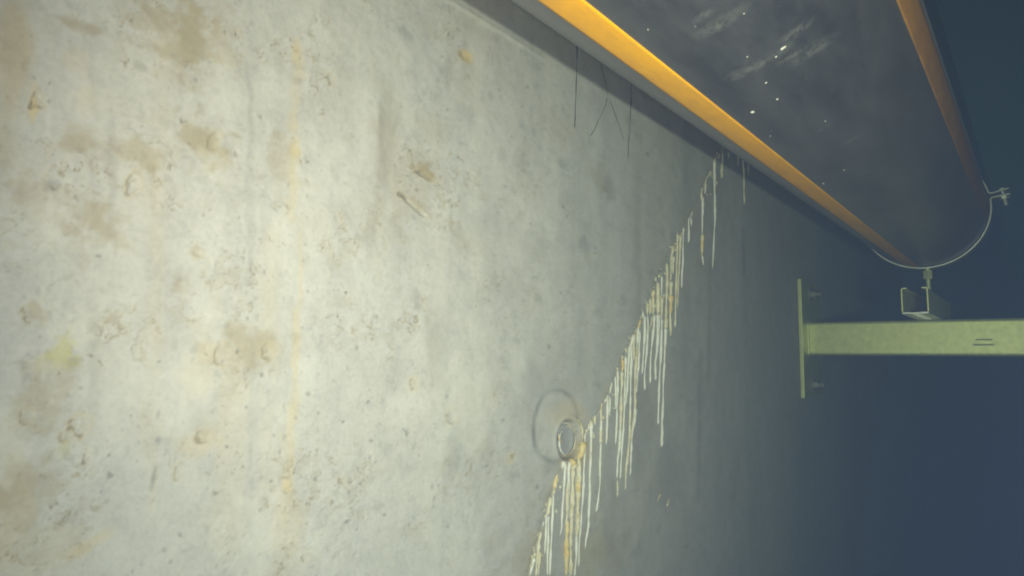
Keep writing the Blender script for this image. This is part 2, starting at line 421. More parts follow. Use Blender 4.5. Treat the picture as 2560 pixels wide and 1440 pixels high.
# the inclined crack that the drips hang from
CRACK = [(1838, 330), (1806, 362), (1790, 392), (1756, 470), (1724, 535), (1698, 578), (1668, 640), (1640, 700), (1610, 768), (1580, 835), (1552, 905),
         (1528, 960), (1500, 1022), (1462, 1082), (1440, 1130), (1398, 1178), (1376, 1240), (1352, 1320), (1326, 1410), (1310, 1470)]
cr = np.array([on_wall(*p) for p in CRACK])
s = win((cr[:, 0].min() + cr[:, 0].max()) / 2, (cr[:, 1].min() + cr[:, 1].max()) / 2, np.ptp(cr[:, 0]) / 2 + .03, np.ptp(cr[:, 1]) / 2 + .03)
cyl_ = np.interp(ZZ[s], cr[::-1, 1], cr[::-1, 0])
dd = np.abs(YY[s] + 0.0012 * perlin(YY[s] * 160, ZZ[s] * 160) - cyl_)
H[s] -= 0.0010 * np.exp(-(dd / 0.0011) ** 2)
dark[s] = np.maximum(dark[s], .45 * np.exp(-(dd / 0.0013) ** 2))
ochre[s] = np.maximum(ochre[s], .30 * np.exp(-(dd / 0.006) ** 2) * np.clip(.6 + 1.6 * perlin(YY[s] * 70, ZZ[s] * 70), 0, 1))
below = sstep(0, 0.004, YY[s] - cyl_) * (1 - sstep(0.03, 0.12, YY[s] - cyl_))
dark[s] = np.maximum(dark[s], .10 * below)

pos = np.stack([WALL_X + H, YY, ZZ], -1).reshape(-1, 3)
ny, nz = YY.shape
idx = np.arange(ny * nz).reshape(ny, nz)
quads = np.stack([idx[:-1, :-1], idx[1:, :-1], idx[1:, 1:], idx[:-1, 1:]], -1).reshape(-1, 4)
# back of the slab
corner = [(WALL_X - .25, Yn[0], Zn[0]), (WALL_X - .25, Yn[-1], Zn[0]), (WALL_X - .25, Yn[-1], Zn[-1]), (WALL_X - .25, Yn[0], Zn[-1])]
nb = len(pos)
pos = np.concatenate([pos, corner])
extra = [[nb + 3, nb + 2, nb + 1, nb], [nb, nb + 1] + idx[::-1, 0].tolist(), [nb + 1, nb + 2] + idx[-1, ::-1].tolist(),
         [nb + 2, nb + 3] + idx[:, -1].tolist(), [nb + 3, nb] + idx[0, :].tolist()]
me = bpy.data.meshes.new('concrete_wall')
me.vertices.add(len(pos)); me.vertices.foreach_set('co', pos.astype(np.float32).ravel())
nl = quads.size + sum(map(len, extra))
loops = np.concatenate([quads.ravel(), np.concatenate([np.array(e) for e in extra])])
me.loops.add(nl); me.loops.foreach_set('vertex_index', loops.astype(np.int32))
tot = np.concatenate([np.full(len(quads), 4), [len(e) for e in extra]])
me.polygons.add(len(tot)); me.polygons.foreach_set('loop_start', (np.cumsum(tot) - tot).astype(np.int32)); me.polygons.foreach_set('loop_total', tot.astype(np.int32))
sm = np.ones(len(tot), bool); sm[-5:] = False
me.polygons.foreach_set('use_smooth', sm)
me.update(calc_edges=True)
def attr(name, r, g, b):
    a = me.color_attributes.new(name, 'FLOAT_COLOR', 'POINT')
    c = np.zeros((len(pos), 4), np.float32); c[:, 3] = 1
    c[:nb, 0] = np.clip(r, 0, 1).ravel(); c[:nb, 1] = np.clip(g, 0, 1).ravel(); c[:nb, 2] = np.clip(b, 0, 1).ravel()
    a.data.foreach_set('color', c.ravel())
attr('stain', ochre, brown, dark)
attr('wear', green, pale, pale * 0)
wall = link('concrete_wall', me, M_CONC)
tag(wall, 'pale pitted concrete wall with ochre stains filling the left of the picture', 'wall')

def wall_h(y, z):
    i = min(max(np.searchsorted(Yn, y), 0), ny - 1); j = min(max(np.searchsorted(Zn, z), 0), nz - 1)
    return float(WALL_X + H[i, j])

# ------------------------------------------------------------------ mineral drips under the crack
def lime_mat(name, c1, c2, c3):
    m, nt, b = mat(name)
    co = objco(nt)
    n = nnoise(nt, 130, 5, .6, co)
    r = ramp(nt, n.outputs[0], [(0.3, c2), (0.5, c1), (0.68, c3)])
    nt.links.new(r.outputs[0], b.inputs['Base Color'])
    b.inputs['Roughness'].default_value = .7
    n2 = nnoise(nt, 700, 4, .6, co)
    bump(nt, b, n2.outputs[0], .5, .0006)
    return m
M_WHITE = lime_mat('white_lime', (.68, .68, .63), (.54, .54, .48), (.68, .68, .66))
M_CREAM = lime_mat('cream_lime', (.62, .58, .41), (.44, .39, .25), (.62, .60, .50))
M_OCHRE = lime_mat('ochre_lime', (.62, .50, .24), (.56, .38, .14), (.70, .63, .42))
LIME = {'w': M_WHITE, 'c': M_CREAM, 'o': M_OCHRE}

def strand_mesh(name, pts, wpx, taper=.75, beads=.25, flat=.8, seg=7):
    """knobbly strand lying on the wall; pts are sight-line positions, wpx its seen width"""
    P = []
    for (a, b) in zip(pts[:-1], pts[1:]):
        n = max(2, int(math.hypot(b[0] - a[0], b[1] - a[1]) / 6))
        for k in range(n): P.append((a[0] + (b[0] - a[0]) * k / n, a[1] + (b[1] - a[1]) * k / n))
    P.append(pts[-1])
    bm = bmesh.new(); rings = []
    ph = random.uniform(0, 100)
    for i, (px, py) in enumerate(P):
        t = i / (len(P) - 1)
        y, z = on_wall(px, py)
        r = wpx * .63 * depth_at(px, py) / CAM_F
        r *= (1 - (1 - taper) * t) * (1 + .28 * math.sin(i * .41 + ph) + .16 * math.sin(i * .17 + 2 * ph)) * (1 + beads * (math.sin(i * 1.3 + ph) * .45 + random.uniform(-.6, .8)))
        if i == 0: r *= .55
        if i == len(P) - 1: r *= .35
        y += random.uniform(-.12, .12) * r
        x = wall_h(y, z) + r * .25
        # seen at a slant: across-wall width appears foreshortened, so the strand is rounder than it looks
        rings.append([bm.verts.new((x + r * flat * 1.5 * math.cos(q), y + r * 1.15 * math.sin(q), z)) for q in [2 * math.pi * k / seg for k in range(seg)]])
    for A, B in zip(rings[:-1], rings[1:]):
        for k in range(seg): bm.faces.new((A[k], A[(k + 1) % seg], B[(k + 1) % seg], B[k]))
    bm.faces.new(rings[0][::-1]); bm.faces.new(rings[-1])
    return bm

def tr(o, s, *p): return [(o[0] + x / s, o[1] + y / s) for x, y in p]
A, B, C_, D, E_, F = ((1540, 560), 4.8), ((1460, 820), 5.14), ((1420, 1020), 5.14), ((1310, 1140), 4.8), ((1300, 950), 6.0), ((1700, 340), 4.0)
drips = [   # material, width px, points
    ('c', 7, tr(*F, (375, 185), (345, 235), (340, 330))), ('w', 4.6, tr(*F, (340, 240), (340, 480), (344, 700), (348, 830), (340, 1000), (335, 1150), (325, 1325))),
    ('c', 4, tr(*F, (418, 130), (422, 200), (418, 300), (412, 360), (420, 425))),
    ('c', 6, tr(*F, (298, 350), (290, 385), (255, 440), (235, 520), (205, 570), (205, 640))), ('w', 4.2, tr(*F, (215, 600), (218, 700), (218, 830), (218, 980))),
    ('o', 9, tr(*F, (216, 985), (215, 1050), (215, 1130), (218, 1190))), ('w', 3.6, tr(*F, (218, 1190), (226, 1250), (234, 1295))), ('w', 3, tr(*F, (250, 470), (245, 580))),
    ('c', 3.2, tr(*F, (622, 200), (625, 300), (632, 400), (634, 500), (636, 600), (640, 685))), ('c', 3, tr(*F, (570, 165), (572, 300))), ('c', 2.6, tr(*F, (678, 260), (678, 390))),
    ('c', 2.6, tr(*F, (480, 160), (484, 225))),
    ('w', 4, tr(*F, (120, 750), (105, 800), (80, 830), (80, 950), (80, 1065))), ('w', 3, tr(*F, (100, 810), (110, 900))),
    ('w', 3.8, tr(*A, (800, 45), (800, 250), (798, 480), (790, 600), (790, 765))),
    ('c', 4, tr(*A, (730, 90), (730, 300), (725, 600), (718, 800), (712, 1000), (708, 1240))), ('c', 4, tr(*A, (762, 130), (762, 350), (755, 560), (745, 760), (738, 1000))),
    ('c', 4, tr(*A, (690, 250), (675, 320), (660, 400), (655, 460))), ('c', 5, tr(*A, (662, 400), (658, 560), (655, 680))), ('c', 3.4, tr(*A, (683, 380), (682, 600))),
    ('c', 5, tr(*A, (655, 680), (650, 850), (648, 1100), (650, 1200), (655, 1340))), ('o', 8, tr(*A, (645, 850), (650, 960), (648, 1105))),
    ('c', 6, tr(*A, (610, 470), (612, 640), (605, 800), (598, 1000), (590, 1200), (588, 1440), (590, 1500))),
    ('w', 4.6, tr(*A, (546, 625), (548, 700), (546, 880))), ('c', 7, tr(*A, (545, 880), (545, 1000), (543, 1140))), ('w', 4.4, tr(*A, (545, 1140), (542, 1440))),
    ('c', 8, tr(*A, (500, 700), (500, 850), (498, 1080))), ('w', 4, tr(*A, (492, 1080), (488, 1440))), ('w', 3.4, tr(*A, (512, 1080), (512, 1440))),
    ('o', 8, tr(*A, (445, 790), (440, 900), (432, 1000))), ('c', 7, tr(*A, (440, 930), (438, 1080))), ('w', 3.6, tr(*A, (455, 1080), (450, 1250), (432, 1440))),
    ('c', 6, tr(*A, (405, 900), (400, 1080))), ('c', 6, tr(*A, (370, 950), (370, 1090))), ('w', 3.4, tr(*A, (372, 1090), (378, 1250), (370, 1440))),
    ('c', 4, tr(*A, (435, 1100), (415, 1210), (375, 1300), (370, 1440))), ('w', 4, tr(*A, (316, 1060), (318, 1130))), ('w', 3.6, tr(*A, (335, 1100), (335, 1440))),
    ('o', 6, tr(*A, (282, 1150), (262, 1240), (250, 1300))), ('w', 5, tr(*A, (252, 1240), (250, 1440))), ('w', 4, tr(*A, (280, 1280), (278, 1440))),
    ('o', 7, tr(*A, (215, 1310), (195, 1440))),
    # middle run
    ('w', 4, tr(*B, (775, 0), (765, 200), (755, 420), (745, 595))), ('w', 4.4, tr(*B, (812, 0), (805, 250), (790, 450), (775, 650), (780, 800))),
    ('w', 4.6, tr(*B, (885, 0), (870, 200), (855, 400), (848, 600), (848, 710))), ('w', 5.2, tr(*B, (940, 0), (935, 300), (915, 440), (918, 670))),
    ('w', 4.6, tr(*B, (988, 0), (985, 300), (975, 600), (960, 800), (955, 1000), (950, 1240))), ('w', 4.6, tr(*B, (1040, 0), (1035, 350), (1025, 600), (1015, 900), (1005, 1150), (990, 1440), (988, 1530))),
    ('c', 2.8, tr(*B, (1115, 0), (1112, 100))),
    ('c', 4.6, tr(*B, (685, 0), (675, 300), (660, 480), (650, 800), (650, 1000), (620, 1260), (600, 1440))), ('w', 4, tr(*B, (712, 60), (700, 300), (690, 550), (675, 830))),
    ('w', 4.6, tr(*B, (625, 80), (600, 200), (575, 300), (565, 500), (550, 800), (535, 985))), ('c', 5, tr(*B, (650, 70), (630, 200), (640, 420))),
    ('w', 4.4, tr(*B, (600, 180), (605, 400), (598, 600), (592, 900), (585, 1100), (580, 1440))),
    ('w', 4.2, tr(*B, (530, 370), (528, 600), (518, 850), (512, 1050), (495, 1440))), ('o', 7, tr(*B, (490, 400), (492, 500), (480, 570))),
    ('c', 6, tr(*B, (480, 560), (482, 700), (470, 900), (468, 1100), (455, 1440))), ('w', 4.2, tr(*B, (425, 540), (425, 750), (418, 1000), (415, 1200), (403, 1440))),
    ('w', 3.6, tr(*B, (395, 620), (398, 850), (400, 1020))), ('w', 4, tr(*B, (355, 690), (330, 800), (335, 850))), ('w', 6, tr(*B, (300, 860), (296, 920))),
    ('w', 4.2, tr(*B, (298, 900), (296, 1100), (285, 1440))), ('w', 3.6, tr(*B, (328, 880), (330, 1000), (322, 1095))), ('w', 3.4, tr(*B, (290, 880), (262, 960))),
    ('c', 5.4, tr(*B, (228, 990), (222, 1060), (188, 1080))), ('w', 5, tr(*B, (222, 1040), (220, 1200), (205, 1440))), ('w', 4, tr(*B, (152, 1110), (140, 1170), (143, 1245))),
    ('c', 5, tr(*B, (97, 1180), (92, 1300), (90, 1440))), ('w', 4, tr(*B, (75, 1260), (50, 1320))), ('c', 5, tr(*B, (18, 1350), (20, 1440))),
    # lower ends of the middle run
    ('w', 3.8, tr(*C_, (505, 0), (498, 200), (490, 350), (484, 470))), ('w', 3.2, tr(*C_, (530, 0), (528, 60))),
    ('w', 3.8, tr(*C_, (625, 0), (620, 200), (605, 470))), ('w', 4.6, tr(*C_, (675, 0), (665, 300), (655, 500), (630, 660), (625, 900))), ('c', 3.6, tr(*C_, (632, 930), (634, 1000), (628, 1140))),
    ('w', 4, tr(*C_, (718, 0), (708, 250), (688, 500), (675, 700), (668, 905))),
    ('c', 4.2, tr(*C_, (790, 0), (792, 300), (770, 550), (745, 720), (738, 850), (734, 1050))), ('w', 4.4, tr(*C_, (858, 0), (850, 150), (815, 380), (803, 600), (798, 800), (793, 865))),
    ('w', 3.8, tr(*C_, (1160, 0), (1158, 210))), ('w', 4.6, tr(*C_, (1212, 0), (1208, 250), (1200, 400), (1198, 500))),
    ('c', 5.6, tr(*C_, (425, 0), (425, 200), (410, 400), (415, 450))), ('w', 4.2, tr(*C_, (415, 430), (405, 700), (405, 950), (385, 1180), (360, 1335))),
    ('w', 5, tr(*C_, (303, 180), (298, 350), (290, 600), (280, 900), (278, 1050), (270, 1250), (258, 1440))),
    ('w', 4, tr(*C_, (222, 330), (215, 600), (205, 850), (200, 1050), (185, 1250), (168, 1440))), ('c', 4, tr(*C_, (355, 90), (345, 160), (350, 210))), ('w', 3, tr(*C_, (275, 240), (258, 295))),
    # under the plugged bore
    ('o', 10, tr(*C_, (185, 430), (165, 530), (140, 620), (120, 660))), ('c', 9, tr(*C_, (135, 640), (135, 850), (125, 1000), (130, 1150), (118, 1440))),
    ('o', 11, tr(*C_, (50, 650), (45, 760))), ('c', 9, tr(*C_, (62, 700), (60, 1000), (55, 1200), (45, 1440))), ('w', 4.4, tr(*C_, (8, 690), (5, 1000), (5, 1440))),
    ('w', 4, tr(*D, (492, 60), (490, 200), (480, 450), (468, 700), (465, 860), (440, 960))), ('w', 6, tr(*D, (465, 60), (462, 160))),
    ('c', 4.6, tr(*D, (535, 70), (532, 300), (520, 420), (525, 700), (510, 850))), ('w', 4, tr(*D, (545, 150), (540, 500))),
    ('o', 8, tr(*D, (525, 780), (520, 950), (510, 1050), (505, 1440))), ('c', 7, tr(*D, (580, 420), (580, 700), (565, 950), (555, 1440))),
    ('c', 7, tr(*D, (648, 470), (640, 800), (625, 1000))), ('w', 4.4, tr(*D, (630, 950), (625, 1200), (600, 1440))), ('o', 9, tr(*D, (645, 300), (648, 470), (645, 520))),
    ('w', 3.8, tr(*D, (722, 300), (710, 500), (685, 750), (665, 1000), (655, 1200), (650, 1325))),
    ('w', 4.2, tr(*D, (790, 330), (785, 600), (765, 850), (740, 1000), (732, 1110))),
    ('o', 10, tr(*D, (405, 215), (375, 320), (372, 400))), ('c', 8, tr(*D, (375, 400), (350, 480))), ('w', 4.6, tr(*D, (360, 470), (350, 700), (340, 950), (325, 1200), (318, 1440))),
    ('c', 6, tr(*D, (325, 500), (300, 640), (285, 720))), ('w', 4, tr(*D, (300, 720), (298, 900), (290, 1150), (290, 1440))), ('w', 4, tr(*D, (272, 700), (265, 950), (255, 1180))),
    ('w', 3.6, tr(*D, (240, 790), (232, 850))), ('c', 6, tr(*D, (205, 905), (180, 1050), (165, 1200), (150, 1440))), ('c', 5, tr(*D, (190, 1150), (178, 1440))),
    ('w', 6, tr(*D, (125, 1220), (90, 1370), (75, 1440))),
    ('o', 3.4, tr(*C_, (1180, 1110), (1150, 1200))), ('c', 3, tr(*C_, (1295, 1170), (1262, 1270))),
]
crust_root = empty('calcite_deposit', (WALL_X, *on_wall(1560, 900)), 'white and ochre calcite drips hanging below the slanting crack on the concrete wall', 'calcite deposit')
for kind, w, pts in drips:
    from_bm('drip', strand_mesh('drip', pts, w, beads=.22 if kind == 'w' else .38), LIME[kind], crust_root, True)
# lumpy crust along the crack and round the bore
for k in range(260):
    t = random.random() ** .8
    i = t * (len(CRACK) - 2); a = int(i); f_ = i - a
    px = CRACK[a][0] + (CRACK[a + 1][0] - CRACK[a][0]) * f_ + random.uniform(-3, 7); py = CRACK[a][1] + (CRACK[a + 1][1] - CRACK[a][1]) * f_ + random.uniform(-4, 10)
    if 478 < py < 575 or py < 350 or (1125 < py < 1180): continue
    if k == 0: cb = bmesh.new()
    y, z = on_wall(px, py); r = random.choice((1.2, 1.8, 2.4, 3.2, 4.6)) * depth_at(px, py) / CAM_F
    if random.random() < .35: y += random.uniform(0, .012); z -= random.uniform(0, .03)
    q = Matrix.Translation((wall_h(y, z), y, z)) @ Matrix.Rotation(random.uniform(0, 3), 4, 'X') @ Matrix.Diagonal((r * .7, r * random.uniform(.7, 1.2), r * random.uniform(.9, 1.8), 1))
    if 'cb' not in globals(): cb = bmesh.new()
    bmesh.ops.create_icosphere(cb, subdivisions=1, radius=1, matrix=q)
tag(from_bm('crust', cb, M_CREAM, crust_root, True), kind='stuff')

# plug seated in the form-tie bore, with its broken lime rim
plug_root = empty('tie_hole_plug', (WALL_X, TY, TZ), 'round grey plug with chalky rim in the form tie hole beside the drips', 'plug')
bm = bmesh.new()
n = 40; prof = [(-.0062, 0), (-.0050, .74), (-.0046, .80), (-.0075, .84)]
rings = []
for dx, rr in prof[1:]:
    rings.append([bm.verts.new((WALL_X + dx, TY + TRy * rr * math.cos(2 * math.pi * k / n), TZ + TRz * rr * math.sin(2 * math.pi * k / n))) for k in range(n)])
cv = bm.verts.new((WALL_X - .0052, TY, TZ))
for k in range(n):
    bm.faces.new((cv, rings[0][k], rings[0][(k + 1) % n]))
    for a, b in zip(rings[:-1], rings[1:]): bm.faces.new((a[k], b[k], b[(k + 1) % n], a[(k + 1) % n]))
M_PLUG = simple_mat('grey_mortar', (.36, .36, .36), (.28, .28, .29), .8, 120)
from_bm('plug_face', bm, M_PLUG, plug_root, True)
def rim_strand(name, cx, cy, wx, hy, a0, a1, w, m_, lift=-.003):
    bm = bmesh.new(); rings = []; seg = 6
    y0, z0, ry, rz = wall_ell(cx, cy, wx, hy)
    N = int(abs(a1 - a0) / 5) + 2
    for i in range(N):
        a = math.radians(a0 + (a1 - a0) * i / (N - 1))
        r = w * .5 * .62 / CAM_F * random.uniform(.55, 1.4) * (math.sin(math.pi * (i + .6) / (N + .2)) ** .5)
        c_ = Vector((WALL_X + lift, y0 + ry * math.cos(a), z0 + rz * math.sin(a)))
        rad = Vector((0, math.cos(a), math.sin(a)))
        rings.append([bm.verts.new(c_ + rad * r * math.cos(q) + Vector((r * 1.2 * math.sin(q), 0, 0))) for q in [2 * math.pi * k / seg for k in range(seg)]])
    for A_, B_ in zip(rings[:-1], rings[1:]):
        for k in range(seg): bm.faces.new((A_[k], A_[(k + 1) % seg], B_[(k + 1) % seg], B_[k]))
    bm.faces.new(rings[0][::-1]); bm.faces.new(rings[-1])
    from_bm(name, bm, m_, plug_root, True)
rim_strand('rim', 1424, 1102, 40, 72, 128, 262, 5, M_WHITE)
rim_strand('rim', 1424, 1102, 40, 72, 25, 108, 3.6, M_CREAM)
rim_strand('rim', 1424, 1102, 40, 72, -70, 10, 3, M_CREAM)
rim_strand('rim', 1432, 1092, 48, 92, -10, 70, 5, M_CREAM, .0006)
rim_strand('rim', 1412, 1090, 30, 30, 150, 250, 5, M_OCHRE, .0)

# dark hair-thin roots lying on the wall by the shadow
M_ROOT = simple_mat('dark_root', (.035, .037, .032), (.02, .022, .02), .8)
for k, (w, pts) in enumerate(((2.6, [(1442, 112), (1441, 180), (1439, 240), (1437, 300), (1435, 322)]),
               (1.9, [(1519, 246), (1508, 280), (1496, 300), (1485, 325), (1474, 342)]),
               (1.9, [(1524, 248), (1538, 285), (1550, 318), (1560, 350)]),
               (2.2, [(1577, 205), (1576, 270), (1574, 320), (1571, 365), (1570, 400)]),
               (1.6, [(1500, 160), (1512, 200), (1521, 246)]))):
    o = from_bm('root_strand', strand_mesh('root_strand', pts, w, .7, .25, .5, 5), M_ROOT, None, True)
    tag(o, ('leftmost dark hair-thin strand running straight down out of the pipe shadow', 'short dark strand slanting down to the left from the forked pair',
            'short dark strand slanting down to the right from the forked pair', 'rightmost faint dark strand hanging straight beside the forked pair',
            'faint dark strand inside the pipe shadow above the forked pair')[k], 'root strand', 'dark hair-thin strands on the wall')

# ------------------------------------------------------------------ the pipe
def hdpe_mat():
    m, nt, b = mat('grey_polyethylene')
    co = objco(nt)
    co_l = objco(nt, (1, .25, 1))
    n1 = nnoise(nt, 24, 8, .68, co_l)
    n2 = nnoise(nt, 90, 6, .7, co)
    base = ramp(nt, n1.outputs[0], [(.36, (.022, .026, .033)), (.64, (.060, .064, .066))]).outputs[0]
    # scuffed, chalky places
    geo = nt.nodes.new('ShaderNodeTexCoord')
    sc = None
    for (c, r, a) in SCUFFS:
        mp = nt.nodes.new('ShaderNodeMapping')
        mp.vector_type = 'TEXTURE'
        mp.inputs['Location'].default_value = c; mp.inputs['Scale'].default_value = r; mp.inputs['Rotation'].default_value = (0, 0, a)
        nt.links.new(geo.outputs['Object'], mp.inputs[0])
        ln = nt.nodes.new('ShaderNodeVectorMath'); ln.operation = 'LENGTH'
        nt.links.new(mp.outputs[0], ln.inputs[0])
        v = nt.nodes.new('ShaderNodeMapRange'); v.inputs[1].default_value = 0.2; v.inputs[2].default_value = 1; v.inputs[3].default_value = 1; v.inputs[4].default_value = 0
        nt.links.new(ln.outputs['Value'], v.inputs[0])
        if sc is None: sc = v.outputs[0]
        else:
            mx = nt.nodes.new('ShaderNodeMath'); mx.operation = 'MAXIMUM'
            nt.links.new(sc, mx.inputs[0]); nt.links.new(v.outputs[0], mx.inputs[1]); sc = mx.outputs[0]
    n3 = nnoise(nt, 200, 6, .8, objco(nt, (1, .8, 1)), .3)
    k = ramp(nt, n3.outputs[0], [(.42, (0, 0, 0)), (.56, (1, 1, 1))]).outputs[0]
    mu = nt.nodes.new('ShaderNodeMath'); mu.operation = 'MULTIPLY'
    nt.links.new(sc, mu.inputs[0]); nt.links.new(k, mu.inputs[1])
    base = mix(nt, mu.outputs[0], base, (.095, .104, .098))
    n4 = nnoise(nt, 45, 8, .8, co)
    f = ramp(nt, n4.outputs[0], [(.60, (0, 0, 0)), (.74, (.35, .35, .35))]).outputs[0]
    base = mix(nt, f, base, (.14, .15, .14))
    nt.links.new(base, b.inputs['Base Color'])
    b.inputs['Roughness'].default_value = .38
    b.inputs['Sheen Weight'].default_value = .045
    b.inputs['Sheen Roughness'].default_value = .5
    bump(nt, b, n2.outputs[0], .15, .0004)
    return m

def on_pipe(px, py, R=PIPE_R):
    d = ray(px, py)
    a = d.x ** 2 + d.z ** 2; bb = -2 * (d.x * PIPE_X + d.z * PIPE_Z); c = PIPE_X ** 2 + PIPE_Z ** 2 - R * R
    t = (-bb - math.sqrt(bb * bb - 4 * a * c)) / 2 / a
    return d * t
P_C = Vector((PIPE_X, 0, PIPE_Z))
SCUFFS = []
for px, py, ra, rb, ang in ((1845, 186, .018, .010, 0), (1905, 160, .016, .008, .1), (1955, 122, .012, .012, .2), (1985, 85, .014, .008, 0), (1990, 135, .022, .005, 0), (1880, 170, .034, .007, .0), (1950, 125, .016, .009, .3), (2060, 320, .016, .004, 0), (2130, 350, .026, .006, 0), (2110, 430, .014, .006, 0),
                            (1990, 80, .02, .008, 0), (1800, 60, .03, .01, 0), (2030, 130, .03, .01, 0), (1760, 40, .012, .006, 0)):
    p = on_pipe(px, py)
    # the scuff runs across the picture: turned in the pipe's own frame
    p2 = on_pipe(px + 40, py - 26); a = math.atan2((p2 - p).y, (p2 - p).x)
    SCUFFS.append((tuple(p), (ra * .62, rb * .8, .03), a + ang))
M_PIPE = hdpe_mat()
def orange_mat(name='orange_polyethylene', shade=0.0):
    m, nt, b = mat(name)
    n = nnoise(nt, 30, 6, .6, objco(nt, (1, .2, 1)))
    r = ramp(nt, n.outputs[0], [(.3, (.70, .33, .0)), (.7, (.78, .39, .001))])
    # scattered wear; on the upper stripes shade is put into the colour
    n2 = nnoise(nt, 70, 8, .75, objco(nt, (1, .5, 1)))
    f = ramp(nt, n2.outputs[0], [(.45 - .25 * shade, (shade * .5,) * 3), (.72, (.30 + .62 * shade,) * 3)])
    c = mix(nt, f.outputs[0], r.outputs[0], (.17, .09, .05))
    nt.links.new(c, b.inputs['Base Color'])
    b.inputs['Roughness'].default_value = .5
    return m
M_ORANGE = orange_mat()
M_ORANGE_SHADE = orange_mat('shaded_orange_polyethylene', 1.0)  # darker copy of the orange: weaker lamp light painted into the colour

pipe = empty('pipe', (PIPE_X, 0, PIPE_Z), 'large dark plastic pipe with orange stripes running along the top of the wall', 'pipe')
Y0, Y1 = -.9, CLAMP_Y + .0128
ys = np.linspace(Y0, Y1, 46)
def tube_shell(ro, ri, a0, a1, ysq, seg, closed):
    bm = bmesh.new()
    def ringv(r, y): return [bm.verts.new((PIPE_X + r * math.cos(math.radians(a0 + (a1 - a0) * k / seg)), y, PIPE_Z + r * math.sin(math.radians(a0 + (a1 - a0) * k / seg)))) for k in range(seg + (0 if closed else 1))]
    O = [ringv(ro, y) for y in ysq]; I = [ringv(ri, y) for y in (ysq[0], ysq[-1])]
    n_ = seg if closed else seg
    def q(a, b, k, kk): bm.faces.new((a[k], a[kk], b[kk], b[k]))
    for k in range(n_):
        kk = (k + 1) % len(O[0])
        for a, b in zip(O[:-1], O[1:]): q(a, b, k, kk)
        q(I[0], O[0], k, kk); q(O[-1], I[1], k, kk); q(I[1], I[0], k, kk)
    if not closed:
        for k in (0, seg):
            bm.faces.new([r_[k] for r_ in O] + [I[1][k], I[0][k]])
    return bm
o = from_bm('pipe_body', tube_shell(PIPE_R, PIPE_R * .89, 0, 360, ys, 160, True), M_PIPE, pipe, True)
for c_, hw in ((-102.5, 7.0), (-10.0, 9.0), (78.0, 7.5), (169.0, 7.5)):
    so = from_bm('stripe', tube_shell(PIPE_R + .0004, PIPE_R - .0006, c_ - hw, c_ + hw, ys, 12, False), M_ORANGE if c_ < -50 else M_ORANGE_SHADE, pipe, True)
    if c_ == -10.0: so['label'] = 'dull brownish orange stripe with shade painted into its colour'
    if c_ < -50: so['label'] = 'bright orange stripe on the lower side'
# white specks for particles in the water, set on the pipe's surface
M_SPECK = simple_mat('white_particle', (.55, .55, .50), (.4, .4, .36), .6)
bm = bmesh.new()
def speck(px, py, r_px, squash=.6):
    p = on_pipe(px, py); nrm = (p - Vector((PIPE_X, p.y, PIPE_Z))).normalized()
    r = r_px * (p.dot(fw)) / CAM_F
    q = nrm.to_track_quat('Z', 'Y').to_matrix().to_4x4()
    bmesh.ops.create_icosphere(bm, subdivisions=2, radius=1, matrix=Matrix.Translation(p) @ q @ Matrix.Diagonal((r, r * random.uniform(.8, 1.2), r * squash, 1)))
for a in ((1881, 280, 5.5), (1915, 207, 2.8), (1943, 248, 3.4), (2058, 459, 2.4), (1868, 142, 2), (1926, 340, 1.6), (1620, 74, 2), (1860, 34, 2), (1961, 118, 4), (1940, 142, 2.6), (1738, 66, 1.6), (2063, 303, 2), (1955, 122, 5), (2110, 425, 2.4)):
    speck(*a)
for k in range(24):
    px = random.gauss(1960, 130); py = random.gauss(220, 130)
    if py < 5 or py > 560 or px < 1500 + .9 * py or px > 2230: continue
    speck(px, py, random.uniform(.4, 1.0))
tag(from_bm('particle_speck', bm, M_SPECK, pipe, True), kind='stuff')

# ------------------------------------------------------------------ pipe clamp
def steel_mat(name, base, rough, metal=1.0):
    m, nt, b = mat(name)
    co = objco(nt)
    n = nnoise(nt, 90, 8, .7, co)
    r = ramp(nt, n.outputs[0], [(.3, tuple(c * .72 for c in base)), (.65, base)])
    nt.links.new(r.outputs[0], b.inputs['Base Color'])
    b.inputs['Metallic'].default_value = metal
    b.inputs['Roughness'].default_value = rough
    n2 = nnoise(nt, 400, 4, .6, co)
    bump(nt, b, n2.outputs[0], .12, .0004)
    return m
M_STEEL = steel_mat('stainless_steel', (.70, .71, .68), .42, .6)
M_ZINC = steel_mat('galvanised_steel', (.76, .77, .38), .50, .6)
M_DULL = steel_mat('dull_bolt_steel', (.30, .29, .25), .6, .4)
M_RUBBER = simple_mat('black_rubber', (.03, .03, .03), (.02, .02, .02), .7)

